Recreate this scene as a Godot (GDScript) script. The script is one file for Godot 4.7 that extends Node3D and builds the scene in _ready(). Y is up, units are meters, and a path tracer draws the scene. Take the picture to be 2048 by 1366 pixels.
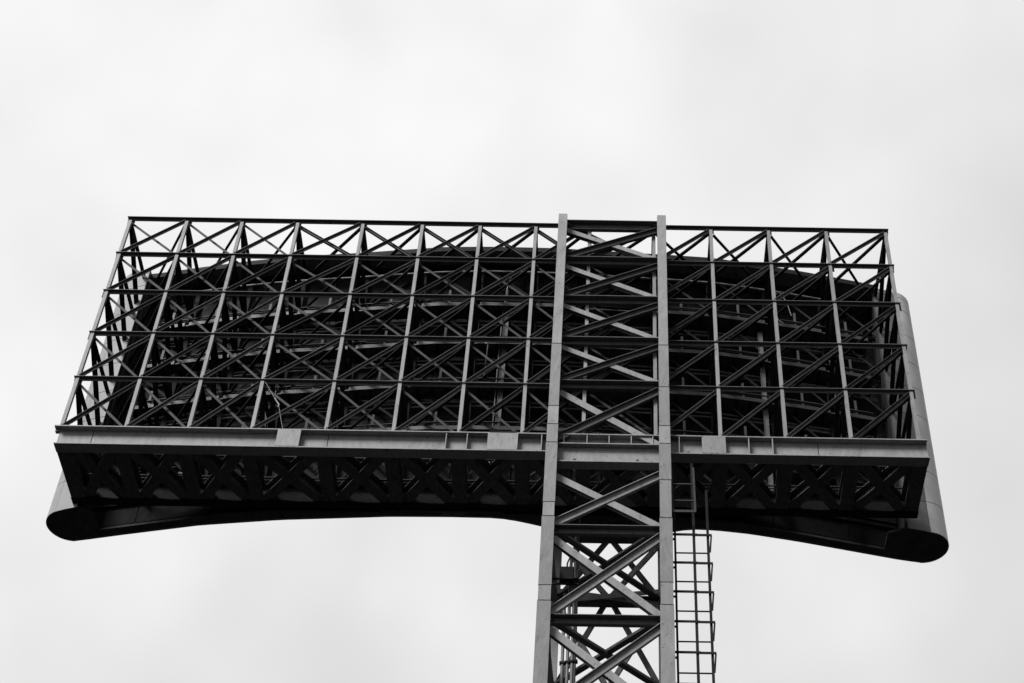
extends Node3D
# The back of a large curved video screen on a steel lattice mast, seen from the ground under an overcast sky.

const ROWS := [29.25, 28.11, 26.95, 25.73, 24.48, 23.17]
const COLS := [-8.0, -6.8, -5.63, -4.45, -3.07, -1.81, -0.585, 0.594, 1.735, 3.09, 4.3, 5.52, 6.74, 8.0]
const TOP := 29.45
const BOTTOM := 22.6
const PX := 1.17      # mast posts, left and right
const QX := 3.245

# plan curves of the screen: its open back edge and its front, x -> z
const BACK := [[-8.2, -1.76], [-7.83, -1.72], [-6.75, -1.5], [-5.65, -1.29], [-4.55, -1.13], [-3.25, -1.01], [-2.38, -0.91], [-1.4, -0.8], [-0.37, -0.77], [0.99, -0.78], [3.58, -0.93], [4.35, -0.98], [5.2, -1.12], [6.3, -1.32], [7.4, -1.56], [8.05, -1.71], [8.4, -1.8]]
const FRONT := [[-8.13, -2.6], [-7.13, -2.375], [-5.63, -2.06], [-4.06, -1.86], [-1.94, -1.71], [-0.8, -1.69], [0.16, -1.7], [2.2, -1.78], [3.9, -1.9], [4.96, -2.05], [5.94, -2.26], [6.94, -2.51], [7.94, -2.76], [8.36, -2.835]]
const SWELL := [[0.0, 0.0], [0.16, 0.008], [0.54, 0.075], [0.97, 0.2], [1.4, 0.4], [1.9, 0.55], [2.5, 0.55], [3.0, 0.38], [3.55, 0.115], [3.9, 0.04], [4.3, 0.0]]

var M := {}
var cache := {}
var used := {}
var rng := RandomNumberGenerator.new()
const Z3 := Vector3(0, 0, 1)

# ---------------------------------------------------------------- helpers

func curve(c: Array, x: float) -> float:
	if x <= c[0][0]: return c[0][1]
	for i in range(1, c.size()):
		if x <= c[i][0]:
			var t: float = (x - c[i - 1][0]) / (c[i][0] - c[i - 1][0])
			return lerpf(c[i - 1][1], c[i][1], t)
	return c[c.size() - 1][1]

func back_z(x: float) -> float: return curve(BACK, x)
func front_z(x: float) -> float: return curve(FRONT, x)
func swell_z(x: float) -> float: return front_z(x) - curve(SWELL, x)
func rear_z(x: float) -> float: return back_z(x) - 0.4
func panel_z(x: float) -> float: return front_z(x) + 0.3

func numbered(called: String) -> String:
	var n: int = used.get(called, 0)
	used[called] = n + 1
	return called if n == 0 else "%s_%03d" % [called, n]

func thing(called: String, label: String, category: String, at := Vector3.ZERO, group := "") -> Node3D:
	var o := Node3D.new()
	o.name = numbered(called)
	o.position = at
	add_child(o, true)
	o.set_meta("label", label)
	o.set_meta("category", category)
	if group: o.set_meta("group", group)
	return o

func world(n: Node) -> Transform3D:
	var t := Transform3D.IDENTITY
	var m: Node = n
	while m != self:
		t = (m as Node3D).transform * t
		m = m.get_parent()
	return t

func put(parent: Node, called: String, mesh: Mesh, mat: Material, at := Transform3D.IDENTITY) -> MeshInstance3D:
	var o := MeshInstance3D.new()
	o.mesh = mesh
	o.material_override = mat
	o.transform = world(parent).affine_inverse() * at
	var k := "%d/%s" % [parent.get_instance_id(), called]
	var n: int = used.get(k, 0)
	used[k] = n + 1
	o.name = called if n == 0 else "%s_%03d" % [called, n]
	parent.add_child(o, true)
	return o

func quad(st: SurfaceTool, a: Vector3, b: Vector3, c: Vector3, d: Vector3, n: Vector3) -> void:
	# a b c d in order round the face; wound so that the front looks along n
	var q := [a, b, c, a, c, d]
	if (b - a).cross(c - a).dot(n) > 0: q = [a, c, b, a, d, c]
	for p in q:
		st.set_normal(n)
		st.add_vertex(p)

func box(st: SurfaceTool, lo: Vector3, hi: Vector3) -> void:
	var p := func(i: int, j: int, k: int) -> Vector3:
		return Vector3(hi.x if i else lo.x, hi.y if j else lo.y, hi.z if k else lo.z)
	quad(st, p.call(0, 0, 0), p.call(0, 1, 0), p.call(0, 1, 1), p.call(0, 0, 1), Vector3.LEFT)
	quad(st, p.call(1, 0, 0), p.call(1, 1, 0), p.call(1, 1, 1), p.call(1, 0, 1), Vector3.RIGHT)
	quad(st, p.call(0, 0, 0), p.call(1, 0, 0), p.call(1, 0, 1), p.call(0, 0, 1), Vector3.DOWN)
	quad(st, p.call(0, 1, 0), p.call(1, 1, 0), p.call(1, 1, 1), p.call(0, 1, 1), Vector3.UP)
	quad(st, p.call(0, 0, 0), p.call(1, 0, 0), p.call(1, 1, 0), p.call(0, 1, 0), Vector3.FORWARD)
	quad(st, p.call(0, 0, 1), p.call(1, 0, 1), p.call(1, 1, 1), p.call(0, 1, 1), Vector3.BACK)

func begin() -> SurfaceTool:
	var st := SurfaceTool.new()
	st.begin(Mesh.PRIMITIVE_TRIANGLES)
	return st

# rolled sections as lists of [y0, y1, z0, z1]; z looks at the camera
func h_face(w: float, d: float, t: float) -> Array:    # flanges look at the camera
	return [[-w / 2, w / 2, d / 2 - t, d / 2], [-w / 2, w / 2, -d / 2, -d / 2 + t], [-t / 2, t / 2, -d / 2 + t, d / 2 - t]]
func h_open(h: float, d: float, t: float) -> Array:    # web looks at the camera between two flanges
	return [[h / 2 - t, h / 2, -d / 2, d / 2], [-h / 2, -h / 2 + t, -d / 2, d / 2], [-h / 2 + t, h / 2 - t, -t / 2, t / 2]]
func channel(h: float, d: float, t: float) -> Array:   # a web with two lips towards the camera
	return [[h / 2 - t, h / 2, 0.0, d], [-h / 2, -h / 2 + t, 0.0, d], [-h / 2 + t, h / 2 - t, 0.0, t]]
func angle(w: float, d: float, t: float) -> Array:
	return [[-w / 2, w / 2, 0.0, t], [w / 2 - t, w / 2, -d, 0.0]]
func lee(h: float, d: float, t: float) -> Array:       # a web with only its upper leg towards the camera
	return [[h / 2 - t, h / 2, 0.0, d], [-h / 2, h / 2 - t, 0.0, t]]
func zed(h: float, d: float, e: float, t: float) -> Array:   # upper leg towards the camera, lower leg away from it
	return [[h / 2 - t, h / 2, 0.0, d], [-h / 2 + t, h / 2 - t, 0.0, t], [-h / 2, -h / 2 + t, -e, t]]
func tee(w: float, d: float, t: float) -> Array:       # a broad plate with a stem behind it
	return [[-w / 2, w / 2, 0.0, t], [-t / 2, t / 2, t, d]]
func flat(h: float, d: float) -> Array:
	return [[-h / 2, h / 2, -d / 2, d / 2]]

func member(parent: Node, called: String, prof: Array, a: Vector3, b: Vector3, mat: Material, face := Z3) -> MeshInstance3D:
	var x := (b - a).normalized()
	var z := (face - x * face.dot(x)).normalized()
	var y := z.cross(x)
	var l := (b - a).length()
	var key := "%s %.3f" % [str(prof), l]
	if not cache.has(key):
		var st := begin()
		for r in prof: box(st, Vector3(-l / 2, r[0], r[2]), Vector3(l / 2, r[1], r[3]))
		cache[key] = st.commit()
	return put(parent, called, cache[key], mat, Transform3D(Basis(x, y, z), (a + b) / 2))

func block(parent: Node, called: String, lo: Vector3, hi: Vector3, mat: Material) -> MeshInstance3D:
	var st := begin()
	var h := (hi - lo) / 2
	box(st, -h, h)
	return put(parent, called, st.commit(), mat, Transform3D(Basis.IDENTITY, (lo + hi) / 2))

func pipe_mesh(pts: Array, r: float, sides := 8) -> ArrayMesh:
	var st := begin()
	var rings := []
	for i in pts.size():
		var d: Vector3 = (pts[mini(i + 1, pts.size() - 1)] - pts[maxi(i - 1, 0)]).normalized()
		var u := d.cross(Vector3(0.13, 0.31, 0.94)).normalized()
		var v := d.cross(u)
		var ring := []
		for k in sides:
			var w := TAU * k / sides
			ring.append([pts[i] + (u * cos(w) + v * sin(w)) * r, u * cos(w) + v * sin(w)])
		rings.append(ring)
	for i in range(1, rings.size()):
		for k in sides:
			var k2 := (k + 1) % sides
			var q := [rings[i - 1][k], rings[i][k], rings[i][k2], rings[i - 1][k2]]
			var o := [0, 1, 2, 0, 2, 3]
			if (q[1][0] - q[0][0]).cross(q[2][0] - q[0][0]).dot(q[0][1]) > 0: o = [0, 2, 1, 0, 3, 2]
			for j in o:
				st.set_normal(q[j][1])
				st.add_vertex(q[j][0])
	return st.commit()

func pipe(parent: Node, called: String, pts: Array, r: float, mat: Material, sides := 8) -> MeshInstance3D:
	var c := Vector3.ZERO
	for p in pts: c += p / pts.size()
	var rel := []
	for p in pts: rel.append(p - c)
	return put(parent, called, pipe_mesh(rel, r, sides), mat, Transform3D(Basis.IDENTITY, c))

# a strip that follows two plan curves, between two heights
func strip(parent: Node, called: String, xs: Array, za: Callable, zb: Callable, y0: float, y1: float, mat: Material) -> MeshInstance3D:
	var st := begin()
	var cx: float = (xs[0] + xs[xs.size() - 1]) / 2
	var c := Vector3(cx, (y0 + y1) / 2, za.call(cx))
	for i in range(1, xs.size()):
		var x0: float = xs[i - 1]
		var x1: float = xs[i]
		var a0 := Vector3(x0, y0, za.call(x0)) - c
		var a1 := Vector3(x1, y0, za.call(x1)) - c
		var b0 := Vector3(x0, y0, zb.call(x0)) - c
		var b1 := Vector3(x1, y0, zb.call(x1)) - c
		var u := Vector3(0, y1 - y0, 0)
		quad(st, a0, a1, b1, b0, Vector3.DOWN)
		quad(st, a0 + u, a1 + u, b1 + u, b0 + u, Vector3.UP)
		var s: float = signf(a0.z - b0.z)
		quad(st, a0, a1, a1 + u, a0 + u, (a1 - a0).cross(Vector3.UP).normalized() * s)
		quad(st, b0, b1, b1 + u, b0 + u, -(b1 - b0).cross(Vector3.UP).normalized() * s)
		if i == 1: quad(st, a0, b0, b0 + u, a0 + u, Vector3.LEFT)
		if i == xs.size() - 1: quad(st, a1, b1, b1 + u, a1 + u, Vector3.RIGHT)
	return put(parent, called, st.commit(), mat, Transform3D(Basis.IDENTITY, c))

func steps(a: float, b: float, d: float) -> Array:
	var n := maxi(1, int(ceil((b - a) / d)))
	var r := []
	for i in n + 1: r.append(lerpf(a, b, float(i) / n))
	return r

# a sheet bent along a plan line (a list of Vector2 x, z), with thickness inwards
func sheet(parent: Node, called: String, line: Array, y0: float, y1: float, t: float, inside: Vector2, mat: Material) -> MeshInstance3D:
	var st := begin()
	var n := []
	for i in line.size():
		var d: Vector2 = (line[mini(i + 1, line.size() - 1)] - line[maxi(i - 1, 0)]).normalized()
		var m := Vector2(d.y, -d.x)
		if m.dot(inside - line[i]) > 0: m = -m
		n.append(m)
	var c := Vector3(line[0].x, (y0 + y1) / 2, line[0].y)
	for i in range(1, line.size()):
		var p := []
		for k in [i - 1, i]:
			var o: Vector2 = line[k]
			var q: Vector2 = o - n[k] * t
			p.append([Vector3(o.x, y0, o.y) - c, Vector3(q.x, y0, q.y) - c, Vector3(n[k].x, 0, n[k].y)])
		var u := Vector3(0, y1 - y0, 0)
		var mid: Vector3 = (p[0][2] + p[1][2]).normalized()
		var f := [[p[0][0], p[0][2]], [p[1][0], p[1][2]], [p[1][0] + u, p[1][2]], [p[0][0] + u, p[0][2]]]
		var o2 := [0, 1, 2, 0, 2, 3]
		if (f[1][0] - f[0][0]).cross(f[2][0] - f[0][0]).dot(mid) > 0: o2 = [0, 2, 1, 0, 3, 2]
		for j in o2:
			st.set_normal(f[j][1])
			st.add_vertex(f[j][0])
		quad(st, p[0][1], p[1][1], p[1][1] + u, p[0][1] + u, -mid)
		quad(st, p[0][0], p[1][0], p[1][1], p[0][1], Vector3.DOWN)
		quad(st, p[0][0] + u, p[1][0] + u, p[1][1] + u, p[0][1] + u, Vector3.UP)
		if i == 1: quad(st, p[0][0], p[0][1], p[0][1] + u, p[0][0] + u, -(p[1][0] - p[0][0]).normalized())
		if i == line.size() - 1: quad(st, p[1][0], p[1][1], p[1][1] + u, p[1][0] + u, (p[1][0] - p[0][0]).normalized())
	return put(parent, called, st.commit(), mat, Transform3D(Basis.IDENTITY, c))

func prism(parent: Node, called: String, outline: PackedVector2Array, y0: float, y1: float, mat: Material) -> MeshInstance3D:
	var st := begin()
	var c := Vector3(outline[0].x, (y0 + y1) / 2, outline[0].y)
	var tri := Geometry2D.triangulate_polygon(outline)
	for i in range(0, tri.size(), 3):
		for e in [[y0, Vector3.DOWN], [y1, Vector3.UP]]:
			var v := []
			for k in 3: v.append(Vector3(outline[tri[i + k]].x, e[0], outline[tri[i + k]].y) - c)
			if (v[1] - v[0]).cross(v[2] - v[0]).dot(e[1]) > 0: v = [v[0], v[2], v[1]]
			for p in v:
				st.set_normal(e[1])
				st.add_vertex(p)
	var area := 0.0
	for i in outline.size():
		var a := outline[i]
		var b := outline[(i + 1) % outline.size()]
		area += a.x * b.y - b.x * a.y
	for i in outline.size():
		var a := outline[i]
		var b := outline[(i + 1) % outline.size()]
		var n := Vector3(b.y - a.y, 0, a.x - b.x).normalized() * signf(area)
		quad(st, Vector3(a.x, y0, a.y) - c, Vector3(b.x, y0, b.y) - c, Vector3(b.x, y1, b.y) - c, Vector3(a.x, y1, a.y) - c, n)
	return put(parent, called, st.commit(), mat, Transform3D(Basis.IDENTITY, c))

# ---------------------------------------------------------------- materials

func grey(l: float) -> Color:
	return Color(l, l, l).linear_to_srgb()

func noise_map(size: int, sx: float, sy: float, lo: float, hi: float, sd: int, specks := 0.0) -> ImageTexture:
	# two octaves stretched along y, with a few dark chips
	var n := FastNoiseLite.new()
	n.seed = sd
	n.noise_type = FastNoiseLite.TYPE_SIMPLEX_SMOOTH
	n.frequency = 1.0
	n.fractal_type = FastNoiseLite.FRACTAL_FBM
	n.fractal_octaves = 3
	var img := Image.create(size, size, false, Image.FORMAT_RGB8)
	for j in size:
		for i in size:
			var a := TAU * i / size
			var b := TAU * j / size
			var v := n.get_noise_3d(cos(a) * sx, sin(a) * sx + cos(b) * sy, sin(b) * sy + 7.0) * 0.5 + 0.5
			var w := n.get_noise_3d(cos(a) * sx * 0.23 + 40.0, sin(a) * sx * 0.23 + cos(b) * sy * 0.6, sin(b) * sy * 0.6) * 0.5 + 0.5
			var l := lerpf(lo, hi, clampf(v * 0.55 + w * 0.45, 0, 1))
			if specks > 0.0:
				var s := n.get_noise_3d(cos(a) * 9.0 - 30.0, sin(a) * 9.0 + cos(b) * 9.0, sin(b) * 9.0) * 0.5 + 0.5
				var g := n.get_noise_3d(cos(a) * 1.3 - 80.0, sin(a) * 1.3 + cos(b) * 1.3, sin(b) * 1.3) * 0.5 + 0.5
				if s * 0.6 + g * 0.4 > 1.0 - specks: l *= 0.45
			img.set_pixel(i, j, Color(l, l, l).linear_to_srgb())
	img.generate_mipmaps()
	return ImageTexture.create_from_image(img)

func grate_map() -> ImageTexture:
	# expanded metal: a diamond net of strands over dark openings
	var size := 64
	var img := Image.create(size, size, false, Image.FORMAT_RGB8)
	for j in size:
		for i in size:
			var u := fposmod(float(i + j) / 16.0, 1.0)
			var v := fposmod(float(i - j) / 16.0, 1.0)
			var s := u < 0.42 or v < 0.42
			var l := 1.0 if s else 0.12
			img.set_pixel(i, j, Color(l, l, l).linear_to_srgb())
	img.generate_mipmaps()
	return ImageTexture.create_from_image(img)

func mat(called: String, l: float, rough: float, tex: Texture2D = null, tile := 2.0, metal := 0.0, spec := 0.3) -> void:
	var m := StandardMaterial3D.new()
	m.albedo_color = grey(l)
	m.roughness = rough
	m.metallic = metal
	m.metallic_specular = spec
	if tex:
		m.albedo_texture = tex
		m.uv1_triplanar = true
		m.uv1_world_triplanar = true
		m.uv1_scale = Vector3.ONE / tile
	M[called] = m

func materials() -> void:
	var paint := noise_map(256, 5.0, 1.1, 0.55, 1.1, 11, 0.33)
	var clean := noise_map(256, 4.0, 0.9, 0.72, 1.08, 23)
	var dirty := noise_map(256, 4.0, 1.6, 0.35, 1.1, 37, 0.36)
	var speck := noise_map(128, 9.0, 9.0, 0.2, 1.0, 51)
	mat("steel", 0.215, 0.6, paint, 2.6)
	mat("post_pale", 0.225, 0.6, paint, 1.9)
	mat("post_mid", 0.195, 0.6, paint, 2.3)
	mat("post_dull", 0.175, 0.65, paint, 1.7)
	mat("brace_steel", 0.068, 0.6, paint, 2.1, 0.0, 0.2)
	mat("rising_steel", 0.19, 0.6, paint, 2.2)
	mat("brace_worn", 0.048, 0.65, dirty, 1.7, 0.0, 0.2)
	mat("beam_steel", 0.105, 0.6, paint, 2.4, 0.0, 0.2)
	mat("under_steel", 0.1, 0.65, dirty, 2.0, 0.0, 0.15)  # darker copy of the steel: shade of inner and under members put into its colour
	mat("thin_steel", 0.045, 0.6, dirty, 1.5, 0.0, 0.2)
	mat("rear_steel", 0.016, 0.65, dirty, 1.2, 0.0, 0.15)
	mat("wing_pale", 0.235, 0.5, clean, 3.1, 0.0, 0.2)
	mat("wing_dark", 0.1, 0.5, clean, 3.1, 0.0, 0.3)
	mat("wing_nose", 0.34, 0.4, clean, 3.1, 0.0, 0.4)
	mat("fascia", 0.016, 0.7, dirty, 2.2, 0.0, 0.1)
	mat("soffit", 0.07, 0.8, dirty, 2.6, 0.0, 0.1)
	mat("tray", 0.2, 0.5, speck, 0.35)
	mat("liner", 0.16, 0.8, dirty, 2.0, 0.0, 0.1)
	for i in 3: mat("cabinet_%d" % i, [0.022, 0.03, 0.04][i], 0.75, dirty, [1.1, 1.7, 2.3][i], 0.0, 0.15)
	mat("galvanised", 0.075, 0.5, speck, 0.35)
	mat("tread", 0.09, 0.6, grate_map(), 0.26)
	mat("pipe", 0.14, 0.5, dirty, 0.8)
	mat("cable", 0.18, 0.5)
	mat("black", 0.03, 0.6)
	mat("white", 0.7, 0.5)
	mat("asphalt", 0.018, 0.95, noise_map(256, 6.0, 6.0, 0.7, 1.0, 77), 3.0, 0.0, 0.0)

func sky_image() -> ImageTexture:
	var w := 1024
	var h := 512
	var n := FastNoiseLite.new()
	n.seed = 5
	n.noise_type = FastNoiseLite.TYPE_SIMPLEX_SMOOTH
	n.frequency = 1.0
	n.fractal_type = FastNoiseLite.FRACTAL_FBM
	n.fractal_octaves = 4
	n.fractal_gain = 0.45
	var img := Image.create(w, h, false, Image.FORMAT_RGBF)
	for j in h:
		var e := PI * (0.5 - (j + 0.5) / h)
		for i in w:
			var a := TAU * (i + 0.5) / w
			var d := Vector3(sin(a) * cos(e), sin(e), -cos(a) * cos(e))
			var l := 0.05
			if d.y > -0.02:
				var y := maxf(d.y, 0.0)
				l = (1.0 + 0.7 * y) / (1.0 + 0.7 * 0.72)
				l *= 1.0 - 0.3 * d.x
				var p := Vector3(d.x, d.y * 1.6, d.z) * 2.3
				l *= 1.0 + 0.14 * n.get_noise_3d(p.x * 1.9, p.y * 1.2, p.z * 1.9) + 0.05 * n.get_noise_3d(p.x * 4.5 + 9.0, p.y * 3.2, p.z * 4.5)
				l *= SKY
			img.set_pixel(i, j, Color(l, l, l))
	return ImageTexture.create_from_image(img)

const SKY := 0.185
const EXPOSURE := 4.5
const SUN := 0.5

# ---------------------------------------------------------------- build

func _ready() -> void:
	rng.seed = 4711
	# camera: standing on the ground, tilted up, lens shifted as the crop of the picture is
	var cam := Camera3D.new()
	cam.name = "camera"
	cam.position = Vector3(2.2285, 1.6, 23.308)
	cam.basis = Basis(Vector3.RIGHT, 0.80334) * Basis(Vector3.BACK, 0.01663)
	cam.projection = Camera3D.PROJECTION_FRUSTUM
	cam.near = 0.1
	cam.far = 800.0
	cam.size = 0.1 * 1366.0 / 3400.0
	cam.frustum_offset = Vector2(0.1 * (1024.0 - 1222.37) / 3400.0, 0)
	add_child(cam)
	cam.current = true
	# overcast sky, brighter on the left
	var env := Environment.new()
	env.background_mode = Environment.BG_SKY
	var sm := PanoramaSkyMaterial.new()
	sm.panorama = sky_image()
	env.sky = Sky.new()
	env.sky.sky_material = sm
	env.ambient_light_source = Environment.AMBIENT_SOURCE_SKY
	env.tonemap_mode = Environment.TONE_MAPPER_LINEAR
	env.tonemap_exposure = EXPOSURE
	env.sdfgi_enabled = true
	env.ssao_enabled = true
	env.ssil_enabled = true
	var we := WorldEnvironment.new()
	we.name = "environment"
	we.environment = env
	add_child(we)
	var sun := DirectionalLight3D.new()
	sun.name = "sun"
	sun.light_energy = SUN
	sun.light_color = Color(1, 1, 1)
	sun.light_angular_distance = 20.0
	sun.shadow_enabled = true
	add_child(sun)
	sun.look_at_from_position(Vector3(-0.42, 0.75, 0.51) * 50.0, Vector3.ZERO)

	materials()
	var g := MeshInstance3D.new()
	g.name = "ground"
	var pm := PlaneMesh.new()
	pm.size = Vector2(1200, 1200)
	g.mesh = pm
	g.material_override = M.asphalt
	g.set_meta("label", "dark asphalt ground under the mast")
	g.set_meta("kind", "structure")
	add_child(g)

	build_mast()
	build_lattice()
	build_girder()
	build_screen()
	build_walkways()
	build_small()

func build_mast() -> void:
	var t := thing("steel_mast", "tall pale grey steel mast of two wide posts with crossed braces between them", "mast", Vector3((PX + QX) / 2, 0, -0.8))
	# front posts: an H section behind, shingled flange plates in front, each upper plate proud of the next
	var seams := [[29.28, 25.35, 23.68, 23.22, 22.77, 21.34, 21.02, 19.5, 19.18, 15.4, 11.0, 5.0, 0.0], [29.28, 25.35, 24.22, 23.22, 22.78, 21.9, 21.02, 19.6, 19.13, 15.4, 11.0, 5.0, 0.0]]
	var wide := [0.182, 0.19, 0.195, 0.205, 0.215, 0.205, 0.225, 0.215, 0.235, 0.24, 0.25, 0.26]
	var tone := ["post_pale", "post_mid", "post_pale", "post_mid", "post_mid", "post_pale", "post_dull", "post_mid", "post_dull", "post_mid", "post_mid", "post_mid"]
	for s in 2:
		var x: float = [PX, QX][s]
		var po := member(t, "post", h_face(0.165, 0.15, 0.02), Vector3(x, 0.0, 0.15), Vector3(x, 29.26, 0.15), M.steel)
		var sy: Array = seams[s]
		for k in wide.size():
			var z1: float = 0.335 - 0.008 * k
			var wd: float = wide[k]
			block(po, "flange_plate", Vector3(x - wd / 2, sy[k + 1], 0.2265), Vector3(x + wd / 2, sy[k] - 0.004, z1), M[tone[(k + s * 2) % tone.size()]])
	# rear posts, up to the screen
	for x in [PX + 0.09, QX + 0.035]:
		member(t, "rear_post", h_face(0.2, 0.2, 0.02), Vector3(x, 0.0, -1.95), Vector3(x, 22.9, -1.95), M.steel)
	var lx := PX + 0.085
	var rx := QX - 0.085
	var zf := 0.075
	# horizontals of the front face
	var hy := [29.16, 28.02, 26.83, 25.63, 24.43]
	for i in hy.size():
		member(t, "cross_beam", zed(0.11 if i else 0.16, 0.13, 0.07, 0.014), Vector3(lx, hy[i], zf), Vector3(rx, hy[i], zf), M.beam_steel)
	var db := member(t, "deep_cross_beam", h_open(0.46, 0.22, 0.022), Vector3(lx, 22.6, 0.115), Vector3(rx, 22.6, 0.115), M.steel)
	for x in [PX + 0.11, PX + 0.42, QX - 0.5]:
		block(db, "bolt", Vector3(x - 0.028, 22.393, 0.16), Vector3(x + 0.028, 22.445, 0.218), M.black)
	var low := [20.85, 18.9, 16.97, 15.0]
	for y in low:
		member(t, "cross_beam", zed(0.12, 0.12, 0.075, 0.014), Vector3(lx, y, zf), Vector3(rx, y, zf), M.beam_steel)
	# crossed braces: the falling one shows its flange, the rising one its open side
	var bays := []
	for i in 4: bays.append([hy[i], hy[i + 1]])
	bays.append([hy[4], 22.91])
	bays.append([22.29, low[0]])
	for i in 3: bays.append([low[i], low[i + 1]])
	for i in bays.size():
		var b: Array = bays[i]
		var w := 0.112 if i < 4 else 0.135
		var o := 0.14 if i < 4 else 0.17
		member(t, "falling_brace", h_face(w, 0.1, 0.014), Vector3(lx, b[0] - o, 0.05), Vector3(rx, b[1] + (0.1 if i != 4 else 0.0), 0.05), M.steel)
		member(t, "rising_brace", zed(w, 0.065, 0.06, 0.013), Vector3(lx, b[1] + 0.13, 0.103), Vector3(rx, b[0] - 0.13, 0.103), M.brace_steel if i < 5 else M.rising_steel)
	# rear face
	var zr := -1.93
	var rl := PX + 0.18
	var rr := QX - 0.06
	member(t, "rear_beam", h_open(0.46, 0.2, 0.022), Vector3(rl, 22.53, zr), Vector3(rr, 22.53, zr), M.under_steel)
	for y in low:
		member(t, "rear_beam", h_open(0.16, 0.16, 0.018), Vector3(rl, y, zr), Vector3(rr, y, zr), M.under_steel)
	var ry := [22.3, low[0], low[1], low[2], low[3]]
	var mx := (rl + rr) / 2
	for i in 4:
		for s in [-1.0, 1.0]:
			var ex: float = rl if s < 0 else rr
			member(t, "rear_brace", h_face(0.09, 0.07, 0.012), Vector3(mx + s * 0.05, ry[i] + 0.06, zr - 0.1), Vector3(ex, ry[i + 1] + 0.16, zr - 0.1), M.beam_steel)
			member(t, "rear_brace", h_face(0.09, 0.07, 0.012), Vector3(ex, ry[i] - 0.2, zr + 0.1), Vector3(mx + s * 0.03, ry[i + 1] + 0.02, zr + 0.1), M.rising_steel)
	# plan bracing between the two faces, and the two sides
	var lv := [low[0], low[1], low[2]]
	for y in lv:
		var up := Vector3(0, 1, 0)
		member(t, "plan_brace", tee(0.12, 0.11, 0.014), Vector3(lx, y - 0.02, 0.12), Vector3(rr, y - 0.02, zr + 0.1), M.under_steel, up)
		member(t, "plan_brace", tee(0.12, 0.11, 0.014), Vector3(rx, y + 0.012, 0.12), Vector3(rl, y + 0.012, zr + 0.1), M.under_steel, up)
	member(t, "plan_brace", tee(0.12, 0.1, 0.014), Vector3(lx, hy[0] - 0.02, 0.12), Vector3(rr, hy[0] - 0.02, -1.05), M.under_steel, Vector3.UP)
	member(t, "plan_brace", tee(0.12, 0.1, 0.014), Vector3(rx, hy[0] + 0.012, 0.12), Vector3(rl, hy[0] + 0.012, -1.05), M.under_steel, Vector3.UP)
	# two broad flats that cross behind the first open bay
	member(t, "flat_brace", flat(0.1, 0.014), Vector3(rl, low[0] + 0.1, zr + 0.16), Vector3(rr, low[0] - 0.12, zr + 0.1), M.steel)
	member(t, "flat_brace", flat(0.1, 0.014), Vector3(rl + 0.05, low[0] - 0.14, zr + 0.19), Vector3(rr, low[0] + 0.1, zr + 0.19), M.steel)
	for s in 2:
		var fx: float = [PX, QX][s]
		var bx: float = [PX + 0.09, QX + 0.035][s]
		var side := Vector3(-1 if s == 0 else 1, 0, 0)
		for i in low.size():
			member(t, "side_beam", h_open(0.14, 0.12, 0.016), Vector3(fx, low[i], 0.07), Vector3(bx, low[i], -1.85), M.steel, side)
			if i > 0:
				member(t, "side_brace", flat(0.08, 0.03), Vector3(fx, low[i - 1] - 0.1, 0.07), Vector3(bx, low[i] + 0.1, -1.85), M.steel, side)

func jig() -> Vector3: return Vector3(rng.randf_range(-0.014, 0.014), rng.randf_range(-0.014, 0.014), 0)
func node(i: int, r: int) -> Vector3: return Vector3(COLS[i], ROWS[r], 0)
func rear(i: int, r: int) -> Vector3: return Vector3(COLS[i], ROWS[r], rear_z(COLS[i]))

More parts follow.
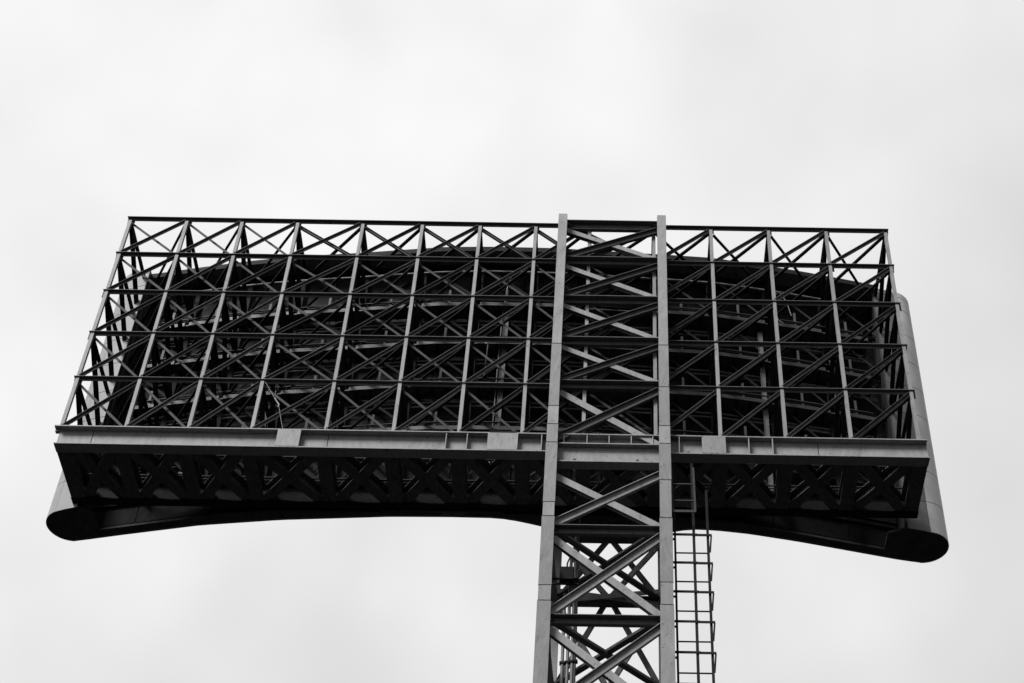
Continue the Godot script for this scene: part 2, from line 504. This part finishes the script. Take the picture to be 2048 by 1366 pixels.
func build_lattice() -> void:
	var t := thing("lattice_frame", "wide grid frame of thin grey steel columns, rails and diagonals behind the screen", "frame", Vector3(0, ROWS[5], 0))
	var n := COLS.size()
	for i in n:
		member(t, "column", h_face(0.068, 0.07, 0.012), Vector3(COLS[i], ROWS[5] - 0.02, 0), Vector3(COLS[i], ROWS[0] - 0.06, 0), M[["steel", "post_mid", "post_pale"][rng.randi_range(0, 2)]])
		block(t, "base_plate", Vector3(COLS[i] - 0.1, 23.152, -0.09), Vector3(COLS[i] + 0.1, 23.178, 0.1), M.steel)
	for r in 5:
		member(t, "rail", lee(0.07, 0.08, 0.011), Vector3(-8.07, ROWS[r], -0.02), Vector3(8.07, ROWS[r], -0.02), M.beam_steel)
	for r in 5:
		for i in n - 1:
			var a := node(i, r + 1) + Vector3(0.03, 0.06, 0.0)
			var b := node(i + 1, r) + Vector3(-0.03, -0.06, 0.0)
			member(t, "rising_brace", lee(0.07, 0.046, 0.011), a + jig(), b + jig(), M.brace_steel if rng.randf() < 0.65 else M.brace_worn)
			if i <= 8 and not (r == 0 and i == 8):
				var c := node(i, r) + Vector3(0.03, -0.06, -0.075)
				var d := node(i + 1, r + 1) + Vector3(-0.03, 0.06, -0.075)
				if r == 0 and i >= 3: member(t, "falling_brace", h_open(0.07, 0.05, 0.012), c + jig(), d + jig(), M.thin_steel)
				else: member(t, "falling_brace", angle(0.05, 0.05, 0.01), c + jig(), d + jig(), M.thin_steel)
		for i in n:
			var gx: float = COLS[i] + rng.randf_range(-0.02, 0.02)
			block(t, "gusset_plate", Vector3(gx - 0.075, ROWS[r] - 0.115, -0.047), Vector3(gx + 0.075, ROWS[r] + (0.07 if r else 0.02), -0.036), M.brace_steel)
			var off := Vector3(0, -0.06, -0.06)
			member(t, "depth_strut", h_open(0.062, 0.062, 0.01), node(i, r) + off, rear(i, r) + off, M.rear_steel, Vector3.RIGHT)
			member(t, "depth_diagonal", h_open(0.085, 0.08, 0.011), node(i, r) + off, rear(i, r + 1), M.rear_steel, Vector3.RIGHT)
			if i > 0: member(t, "plan_brace", h_open(0.05 if i < 4 or r > 0 else 0.065, 0.04, 0.01), node(i, r) + Vector3(-0.05, -0.1, -0.06), rear(i - 1, r) + Vector3(0, -0.1, 0), M.rear_steel, Vector3.UP)
			if i >= 9 and i < n - 1 and r == 0: member(t, "plan_brace", h_open(0.05, 0.04, 0.01), node(i, r) + Vector3(0.05, -0.13, -0.06), rear(i + 1, r) + Vector3(0, -0.13, 0), M.rear_steel, Vector3.UP)
	# the second frame inside the back of the screen
	for i in n:
		member(t, "rear_column", h_face(0.09, 0.09, 0.012), rear(i, 5), rear(i, 0), M.rear_steel)
		if i < n - 1:
			for r in 5:
				var f := (rear(i + 1, r) - rear(i, r)).cross(Vector3.UP)
				member(t, "rear_falling_brace", angle(0.055, 0.045, 0.01), rear(i, r) + Vector3(0.04, -0.05, 0.06), rear(i + 1, r + 1) + Vector3(-0.04, 0.05, 0.06), M.thin_steel if i >= 8 else M.rear_steel, f)
				if (i + r) % 2 == 0: member(t, "rear_rising_brace", angle(0.05, 0.04, 0.01), rear(i, r + 1) + Vector3(0.04, 0.05, -0.06), rear(i + 1, r) + Vector3(-0.04, -0.05, -0.06), M.rear_steel, f)
				member(t, "rear_rail", h_open(0.06, 0.06, 0.01), rear(i, r), rear(i + 1, r), M.rear_steel, f)

func build_girder() -> void:
	var t := thing("box_girder", "deep horizontal grey steel girder with dark crossed underside under the grid frame", "girder", Vector3(0, 22.69, -0.7))
	var x0 := -8.0
	var x1 := 8.13
	var y0 := 22.69
	var y1 := 23.148
	var fb := member(t, "front_beam", [[0.207, 0.229, -0.12, 0.13], [-0.229, -0.207, -0.12, 0.13], [-0.207, 0.207, -0.012, 0.012]], Vector3(x0, 22.919, 0), Vector3(x1, 22.919, 0), M.steel)
	for x in [-0.8, -0.41, 0.97, 1.38, 1.81, 2.22, 2.63, 3.03, 3.52, 4.81, 5.25]:
		block(fb, "stiffener", Vector3(x - 0.009, y0 + 0.023, 0.0125), Vector3(x + 0.009, y1 - 0.023, 0.122), M.steel)
	for p in [[-3.93, -3.5, "post_pale"], [-0.03, 0.53, "post_pale"], [3.94, 4.38, "post_mid"]]:
		block(fb, "cover_plate", Vector3(p[0], y0 + 0.023, 0.11), Vector3(p[1], y1 - 0.02, 0.1345), M[p[2]])
	for x in [-7.37, -3.0, 0.4, 6.1]:
		block(fb, "web_seam", Vector3(x - 0.006, y0 + 0.024, 0.0122), Vector3(x + 0.006, y1 - 0.024, 0.016), M.rear_steel)
	block(fb, "flange_cap", Vector3(0.0, y1 + 0.002, 0.02), Vector3(0.5, y1 + 0.026, 0.14), M.rear_steel)
	block(fb, "bolt", Vector3(3.66, y0 + 0.024, 0.06), Vector3(3.71, y0 + 0.07, 0.118), M.black)
	block(fb, "end_lug", Vector3(x0 - 0.09, y1 - 0.06, -0.05), Vector3(x0 - 0.0025, y1 - 0.035, 0.03), M.steel)
	member(t, "rear_beam", h_open(0.458, 0.2, 0.022), Vector3(x0, 22.919, -1.5), Vector3(x1, 22.919, -1.5), M.rear_steel)  # near-black copy of the girder steel: the shade inside is put into the colour
	for x in [x0 + 0.15, x1 - 0.15]:
		member(t, "end_beam", [[-0.225, -0.205, -0.14, 0.14], [0.18, 0.2, -0.14, 0.14], [-0.205, 0.18, -0.015, 0.015]], Vector3(x, 22.919, -0.124), Vector3(x, 22.919, -1.397), M.under_steel, Vector3.RIGHT)
	for i in range(1, 13):
		member(t, "cross_beam", [[-0.22, -0.2, -0.13, 0.13], [0.03, 0.05, -0.13, 0.13], [-0.2, 0.03, -0.01, 0.01]], Vector3(COLS[i], 22.919, -0.124), Vector3(COLS[i], 22.919, -1.397), M.under_steel, Vector3.RIGHT)
	light_sliver_brackets(t)
	for i in 13:
		var a: float = COLS[i] + (0.18 if i else 0.32)
		var b: float = COLS[i + 1] - (0.18 if i < 12 else 0.2)
		for s in 2:
			var lift := 0.012 * s
			var p := [[-0.21 + lift, -0.194 + lift, -0.105, 0.105], [0.03 + lift, 0.046 + lift, -0.105, 0.105], [-0.194 + lift, 0.03 + lift, -0.008, 0.008]]
			var za := -0.13 if s == 0 else -1.39
			var zb := -1.39 if s == 0 else -0.13
			var d := Vector3(b - a, 0, zb - za).normalized()
			member(t, "plan_brace", p, Vector3(a, 22.919, za), Vector3(b, 22.919, zb), M.under_steel, Vector3(-d.z, 0, d.x) if s == 0 else Vector3(-d.z, 0, d.x))

func light_sliver_brackets(t: Node3D) -> void:
	for k in 26:  # scattered pale pieces, added to stand in for slivers of light
		var x := rng.randf_range(-7.6, 7.8)
		var z := rng.randf_range(-1.2, -0.35)
		var y := rng.randf_range(23.0, 23.25)
		var d := Vector3(rng.randf_range(-0.16, 0.16), rng.randf_range(-0.05, 0.05), rng.randf_range(-0.16, 0.16))
		member(t, "bracket", flat(rng.randf_range(0.02, 0.05), 0.012), Vector3(x, y, z) - d, Vector3(x, y, z) + d, M.galvanised if k % 3 else M.tray)
	for e in [[-0.5, 23.02, 0.02], [-1.05, 22.98, 0.018], [-1.22, 23.06, 0.015]]:
		pipe(t, "service_pipe", [Vector3(-7.7, e[1], e[0]), Vector3(-2.0, e[1] - 0.02, e[0]), Vector3(1.0, e[1], e[0]), Vector3(7.8, e[1] - 0.01, e[0])], e[2], M.thin_steel, 6)

func arc(c: Vector2, r: float, a0: float, a1: float, n: int) -> Array:
	var l := []
	for i in n + 1:
		var a := deg_to_rad(lerpf(a0, a1, float(i) / n))
		l.append(c + Vector2(cos(a), sin(a)) * r)
	return l

func build_screen() -> void:
	var t := thing("video_screen", "huge curved video screen seen from its dark open back, with rounded panelled ends", "video screen", Vector3(0, BOTTOM, -1.8))
	var lc := Vector2(-8.13, -2.13)
	var rc := Vector2(8.36, -2.36)
	var lnose := arc(lc, 0.47, 118, 268, 22)
	var rnose := arc(rc, 0.475, 82, -92, 26)
	var lflat := [Vector2(-7.9, -1.56), Vector2(-8.13, -1.63), lnose[0] + Vector2(0.004, 0.002)]
	var rflat := [Vector2(7.97, -1.78), Vector2(8.2, -1.83), rnose[0] + Vector2(-0.012, 0.001)]
	# closed end boxes, a little inside their cladding
	var lo := PackedVector2Array([Vector2(-7.9, -2.5), Vector2(-7.9, -1.6)])
	for p in lnose: lo.append(lc + (p - lc) * 0.93)
	var ro := PackedVector2Array([Vector2(7.97, -2.72), Vector2(7.97, -1.81)])
	for p in rnose: ro.append(rc + (p - rc) * 0.93)
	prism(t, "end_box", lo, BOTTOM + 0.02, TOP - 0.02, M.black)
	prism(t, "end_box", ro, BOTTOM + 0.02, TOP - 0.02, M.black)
	# underside plates of the ends, out to the edge of the cladding
	var lp := PackedVector2Array([Vector2(-7.6, -2.45), Vector2(-7.6, -1.75), Vector2(-7.88, -1.59)])
	for p in lnose: lp.append(lc + (p - lc) * 0.95)
	var rp := PackedVector2Array([Vector2(7.6, -2.65), Vector2(7.6, -1.95), Vector2(7.95, -1.8)])
	for p in rnose: rp.append(rc + (p - rc) * 0.95)
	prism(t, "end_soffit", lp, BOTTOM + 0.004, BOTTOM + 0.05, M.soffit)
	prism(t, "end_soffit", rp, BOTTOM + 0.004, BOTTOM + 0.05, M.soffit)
	var seams := [TOP, 29.3, 28.9, 28.11, 27.28, 26.53, 25.72, 24.97, 24.19, 23.37, BOTTOM]
	for k in seams.size() - 1:
		var y1: float = seams[k] - (0.007 if k else 0.0)
		var y0: float = seams[k + 1] + (0.007 if k < seams.size() - 2 else 0.0)
		sheet(t, "flat_cladding", lflat, y0, y1, 0.02, Vector2(-8.0, -2.2), M.wing_pale)
		sheet(t, "nose_cladding", lnose, y0, y1, 0.02, lc, M.wing_pale)
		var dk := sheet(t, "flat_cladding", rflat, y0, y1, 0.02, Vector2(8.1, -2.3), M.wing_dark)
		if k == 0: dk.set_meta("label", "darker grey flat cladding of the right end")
		sheet(t, "nose_cladding", rnose, y0, y1, 0.02, rc, M.wing_nose)
	# front, roof, soffit rim
	var xs := steps(-8.15, 8.36, 0.25)
	strip(t, "screen_face", xs, func(x): return swell_z(x) + 0.063, func(x): return swell_z(x) + 0.003, BOTTOM + 0.002, TOP - 0.02, M.liner)
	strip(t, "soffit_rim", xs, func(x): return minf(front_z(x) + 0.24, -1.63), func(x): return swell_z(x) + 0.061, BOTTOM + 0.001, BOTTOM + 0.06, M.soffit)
	for i in COLS.size() - 1:
		var a: float = maxf(COLS[i], -7.9)
		var b: float = COLS[i + 1]
		strip(t, "roof_panel", steps(a + 0.004, b - 0.004, 0.3), func(x): return back_z(x) - 0.02, func(x): return swell_z(x) + 0.06, TOP - 0.13, TOP - 0.003, M.liner)
	strip(t, "roof_edge", steps(-7.95, 8.0, 0.25), func(x): return back_z(x), func(x): return back_z(x) - 0.018, TOP - 0.134, TOP, M.rear_steel)
	block(t, "side_lining", Vector3(-7.897, BOTTOM + 0.06, -2.45), Vector3(-7.86, TOP - 0.14, -1.74), M.black)
	block(t, "side_lining", Vector3(7.93, BOTTOM + 0.06, -2.65), Vector3(7.967, TOP - 0.14, -1.8), M.black)
	# the backs of the display cabinets
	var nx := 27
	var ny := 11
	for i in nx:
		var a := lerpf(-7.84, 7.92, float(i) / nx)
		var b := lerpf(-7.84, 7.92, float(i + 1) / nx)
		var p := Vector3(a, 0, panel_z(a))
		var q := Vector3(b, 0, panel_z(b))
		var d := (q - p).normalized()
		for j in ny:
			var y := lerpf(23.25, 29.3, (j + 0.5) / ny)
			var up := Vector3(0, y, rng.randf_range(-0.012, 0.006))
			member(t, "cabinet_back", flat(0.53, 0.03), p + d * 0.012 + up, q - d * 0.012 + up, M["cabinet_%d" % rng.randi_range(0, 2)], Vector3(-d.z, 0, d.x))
	# pale lower fascia behind the girder
	var fx := [-7.85, -6.9, -5.55, -4.0, -2.4, -0.8, 0.9, 2.3, 3.7, 5.05, 5.42, 6.9, 7.9]
	for i in fx.size() - 1:
		var a: float = fx[i] + 0.008
		var b: float = fx[i + 1] - 0.008
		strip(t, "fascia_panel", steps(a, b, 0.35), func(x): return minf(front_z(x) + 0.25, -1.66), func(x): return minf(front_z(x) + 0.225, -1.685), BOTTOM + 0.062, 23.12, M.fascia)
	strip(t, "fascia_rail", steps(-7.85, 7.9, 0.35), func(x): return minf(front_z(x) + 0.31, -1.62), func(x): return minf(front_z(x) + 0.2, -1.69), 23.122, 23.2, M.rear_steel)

func build_walkways() -> void:
	var lv := [27.75, 26.6, 25.4, 24.2]
	var say := ["topmost narrow mesh walkway inside the back of the screen", "second mesh walkway from the top inside the screen", "third mesh walkway from the top inside the screen", "lowest mesh walkway inside the screen, just above the girder"]
	for k in 4:
		var y: float = lv[k]
		var t := thing("walkway", say[k], "walkway", Vector3(0, y, -1.2), "walkways inside the back of the screen")
		var xs := steps(-7.5, 7.7, 0.4)
		strip(t, "floor", xs, func(x): return back_z(x) - 0.16, func(x): return panel_z(x) + 0.06, y, y + 0.03, M.tread)
		# the toe strip is broken where the frame passes
		for i in COLS.size() - 1:
			var a: float = maxf(COLS[i] + 0.05, -7.5)
			var b: float = minf(COLS[i + 1] - 0.05, 7.7)
			if i in [8]: continue
			strip(t, "toe_strip", steps(a, b, 0.4), func(x): return back_z(x) - 0.13, func(x): return back_z(x) - 0.158, y - 0.02, y + 0.075, M.galvanised)
			member(t, "stanchion", flat(0.05, 0.03), Vector3((a + b) / 2, y + 0.078, back_z((a + b) / 2) - 0.19), Vector3((a + b) / 2, y + 0.5, back_z((a + b) / 2) - 0.19), M.galvanised)
			for z in 4:
				var x := lerpf(a, b, (z + 0.5) / 4)
				member(t, "joist", flat(0.03, 0.05), Vector3(x, y - 0.03, back_z(x) - 0.17), Vector3(x, y - 0.03, panel_z(x) + 0.08), M.rear_steel, Vector3.RIGHT)
		for e in [[0.2, -0.16, 0.016, "galvanised"], [-0.22, -0.42, 0.022, "pipe"], [-0.31, -0.44, 0.022, "pipe"]]:
			var pts := []
			for x in steps(-7.4, 7.6, 0.8): pts.append(Vector3(x, y + e[0], maxf(back_z(x) + e[1], panel_z(x) + 0.07)))
			pipe(t, "hand_rail" if e[0] > 0 else "service_pipe", pts, e[2], M[e[3]], 6)
	var pts := []
	for x in steps(-7.4, 7.6, 0.8): pts.append(Vector3(x, 28.86, back_z(x) - 0.2))
	var tp := thing("top_pipe", "thin pale pipe following the top of the screen's open back under its roof", "pipe", Vector3(0, 28.86, -1.1))
	pipe(tp, "pipe", pts, 0.028, M.pipe, 6)

func build_small() -> void:
	# perforated trays that climb the back of the screen
	var trays := [[0.03, 28.0, "speckled cable tray standing left of the mast, thin cable beside it"], [-4.66, 25.5, "short speckled cable tray at the lower left of the screen's back"], [5.36, 27.6, "speckled cable tray standing right of the mast inside the screen"], [6.86, 27.4, "speckled cable tray nearest the right end of the screen"]]
	for e in trays:
		var x: float = e[0]
		var z := back_z(x) - 0.3
		var t := thing("cable_tray", e[2], "cable tray", Vector3(x, 23.2, z), "cable trays inside the back of the screen")
		member(t, "channel", channel(0.1, 0.03, 0.008), Vector3(x, 23.2, z), Vector3(x, e[1], z), M.tray)
		if x == 0.03: pipe(t, "cable", [Vector3(x - 0.1, 23.2, z), Vector3(x - 0.1, 26.0, z), Vector3(x - 0.09, 27.6, z), Vector3(x - 0.03, 28.5, z), Vector3(x + 0.05, 28.9, z)], 0.012, M.cable, 6)
	# caged ladder on the right of the mast
	var t := thing("caged_ladder", "thin dark ladder with side cage beside the right mast post", "ladder", Vector3(3.7, 12, 0))
	for e in [[3.42, 22.3, 0.028], [3.752, 22.6, 0.036], [4.0, 21.9, 0.034]]:
		member(t, "stringer", h_face(e[2] * 1.3, 0.05, 0.012), Vector3(e[0] + 0.01, 12.0, 0), Vector3(e[0] - 0.01, e[1], 0), M.rear_steel)
	var y := 20.85
	for k in 12:
		member(t, "hoop", angle(0.045, 0.045, 0.012), Vector3(3.36, y, 0.03), Vector3(3.8, y, 0.03), M.rear_steel)
		member(t, "hoop", angle(0.045, 0.045, 0.012), Vector3(3.77, y - 0.02, 0.045), Vector3(4.06, y - 0.02, 0.045), M.rear_steel)
		member(t, "hoop_stay", flat(0.03, 0.012), Vector3(4.05, y - 0.03, 0.04), Vector3(4.02, y - 0.4, 0.04), M.rear_steel)
		member(t, "rung", flat(0.02, 0.02), Vector3(3.43, y - 0.39, 0.0), Vector3(4.0, y - 0.39, 0.0), M.rear_steel)
		member(t, "standoff", flat(0.03, 0.03), Vector3(3.3, y - 0.1, 0.02), Vector3(3.43, y - 0.1, 0.02), M.rear_steel)
		y -= 0.63
	# short hanging ladder under the girder
	var s := thing("hanging_ladder", "short grey ladder end hanging beside the right post, just under the girder", "ladder", Vector3(3.6, 21.2, 0.2))
	for x in [3.36, 3.757]:
		member(s, "stringer", angle(0.035, 0.05, 0.01), Vector3(x + 0.015, 21.22, 0.2), Vector3(x, 22.28, 0.2), M.thin_steel)
	for q in [21.5, 21.89]:
		member(s, "rung", flat(0.022, 0.022), Vector3(3.37, q, 0.19), Vector3(3.755, q, 0.19), M.thin_steel)
	member(s, "bottom_bar", angle(0.05, 0.05, 0.012), Vector3(3.34, 21.23, 0.215), Vector3(3.785, 21.23, 0.215), M.thin_steel)
	# junction box and conduits inside the mast, on its left
	var j := thing("junction_box", "small dark metal box with a curved cable in the left of the mast", "junction box", Vector3(1.5, 20.55, -1.0))
	block(j, "case", Vector3(1.37, 20.58, -1.1), Vector3(1.63, 20.87, -0.95), M.rear_steel)
	block(j, "lid", Vector3(1.38, 20.59, -0.949), Vector3(1.62, 20.86, -0.935), M.rear_steel)
	member(j, "bracket", flat(0.03, 0.03), Vector3(1.2, 20.53, -1.02), Vector3(1.72, 20.53, -1.02), M.rear_steel)
	member(j, "bracket", flat(0.03, 0.03), Vector3(1.2, 20.72, -1.12), Vector3(1.72, 20.72, -1.12), M.rear_steel)
	pipe(j, "cable", [Vector3(1.5, 20.87, -1.02), Vector3(1.5, 21.0, -1.02), Vector3(1.54, 21.12, -1.02), Vector3(1.6, 21.22, -1.02), Vector3(1.62, 21.5, -1.02)], 0.016, M.black, 6)
	var cx := [1.69, 1.64, 1.56, 1.47]
	var top := [22.2, 22.0, 21.3, 20.5]
	var says := ["thin pipe running down the left inside of the mast, rightmost of four", "thin pipe second from the right of the four left in the mast", "thin pipe that passes just behind the junction box edge", "thin pipe leftmost of the four in the mast, below the junction box"]
	for k in 4:
		var c := thing("conduit", says[k], "pipe", Vector3(cx[k], 12, -1.05), "pipes down the mast")
		var zz: float = -1.18 - 0.02 * k
		pipe(c, "tube", [Vector3(cx[k], 12, zz), Vector3(cx[k], 17, zz), Vector3(cx[k], top[k] - 0.3, zz), Vector3(cx[k] + 0.01, top[k], zz - 0.03)], [0.022, 0.03, 0.03, 0.03][k], M.pipe if k else M.thin_steel, 8)
		for q in [18.97, 16.4, 14.0]: block(c, "clip", Vector3(cx[k] - 0.05, q - 0.02, zz - 0.045), Vector3(cx[k] + 0.05, q + 0.02, zz + 0.04), M.rear_steel)
	# small fittings
	var w := thing("beacon", "tiny white fitting on a thin dark pole at the frame's middle rail", "fitting", Vector3(-0.22, 25.0, -0.25))
	pipe(w, "pole", [Vector3(-0.24, 25.0, -0.25), Vector3(-0.22, 25.9, -0.25)], 0.015, M.black, 6)
	pipe(w, "lamp_head", [Vector3(-0.25, 25.9, -0.25), Vector3(-0.22, 25.96, -0.22), Vector3(-0.2, 25.98, -0.18)], 0.038, M.white, 8)
	var l := thing("loose_cable", "thin loose pale cable drooping near the upper right of the screen", "cable", Vector3(5.7, 27.3, -0.9))
	pipe(l, "wire", [Vector3(5.98, 27.55, -0.9), Vector3(5.93, 27.85, -0.9), Vector3(5.86, 28.1, -0.9), Vector3(5.76, 28.3, -0.9), Vector3(5.68, 28.2, -0.9), Vector3(5.66, 27.9, -0.9), Vector3(5.65, 27.6, -0.9), Vector3(5.7, 27.42, -0.9), Vector3(5.8, 27.32, -0.9)], 0.01, M.cable, 6)
	var hk := thing("hook_line", "thin line with a small hook strung at the lower left of the grid", "line", Vector3(-4.2, 24.0, 0.05))
	pipe(hk, "rope", [Vector3(-4.38, 24.42, 0.06), Vector3(-4.2, 24.1, 0.06), Vector3(-4.13, 23.98, 0.06)], 0.005, M.cable, 5)
	pipe(hk, "hook", [Vector3(-4.14, 24.0, 0.06), Vector3(-4.08, 23.9, 0.06), Vector3(-4.03, 23.83, 0.06), Vector3(-4.04, 23.76, 0.06)], 0.016, M.cable, 6)
	pipe(hk, "rope", [Vector3(-4.03, 23.8, 0.06), Vector3(-3.95, 23.5, 0.06), Vector3(-3.86, 23.18, 0.06)], 0.005, M.cable, 5)
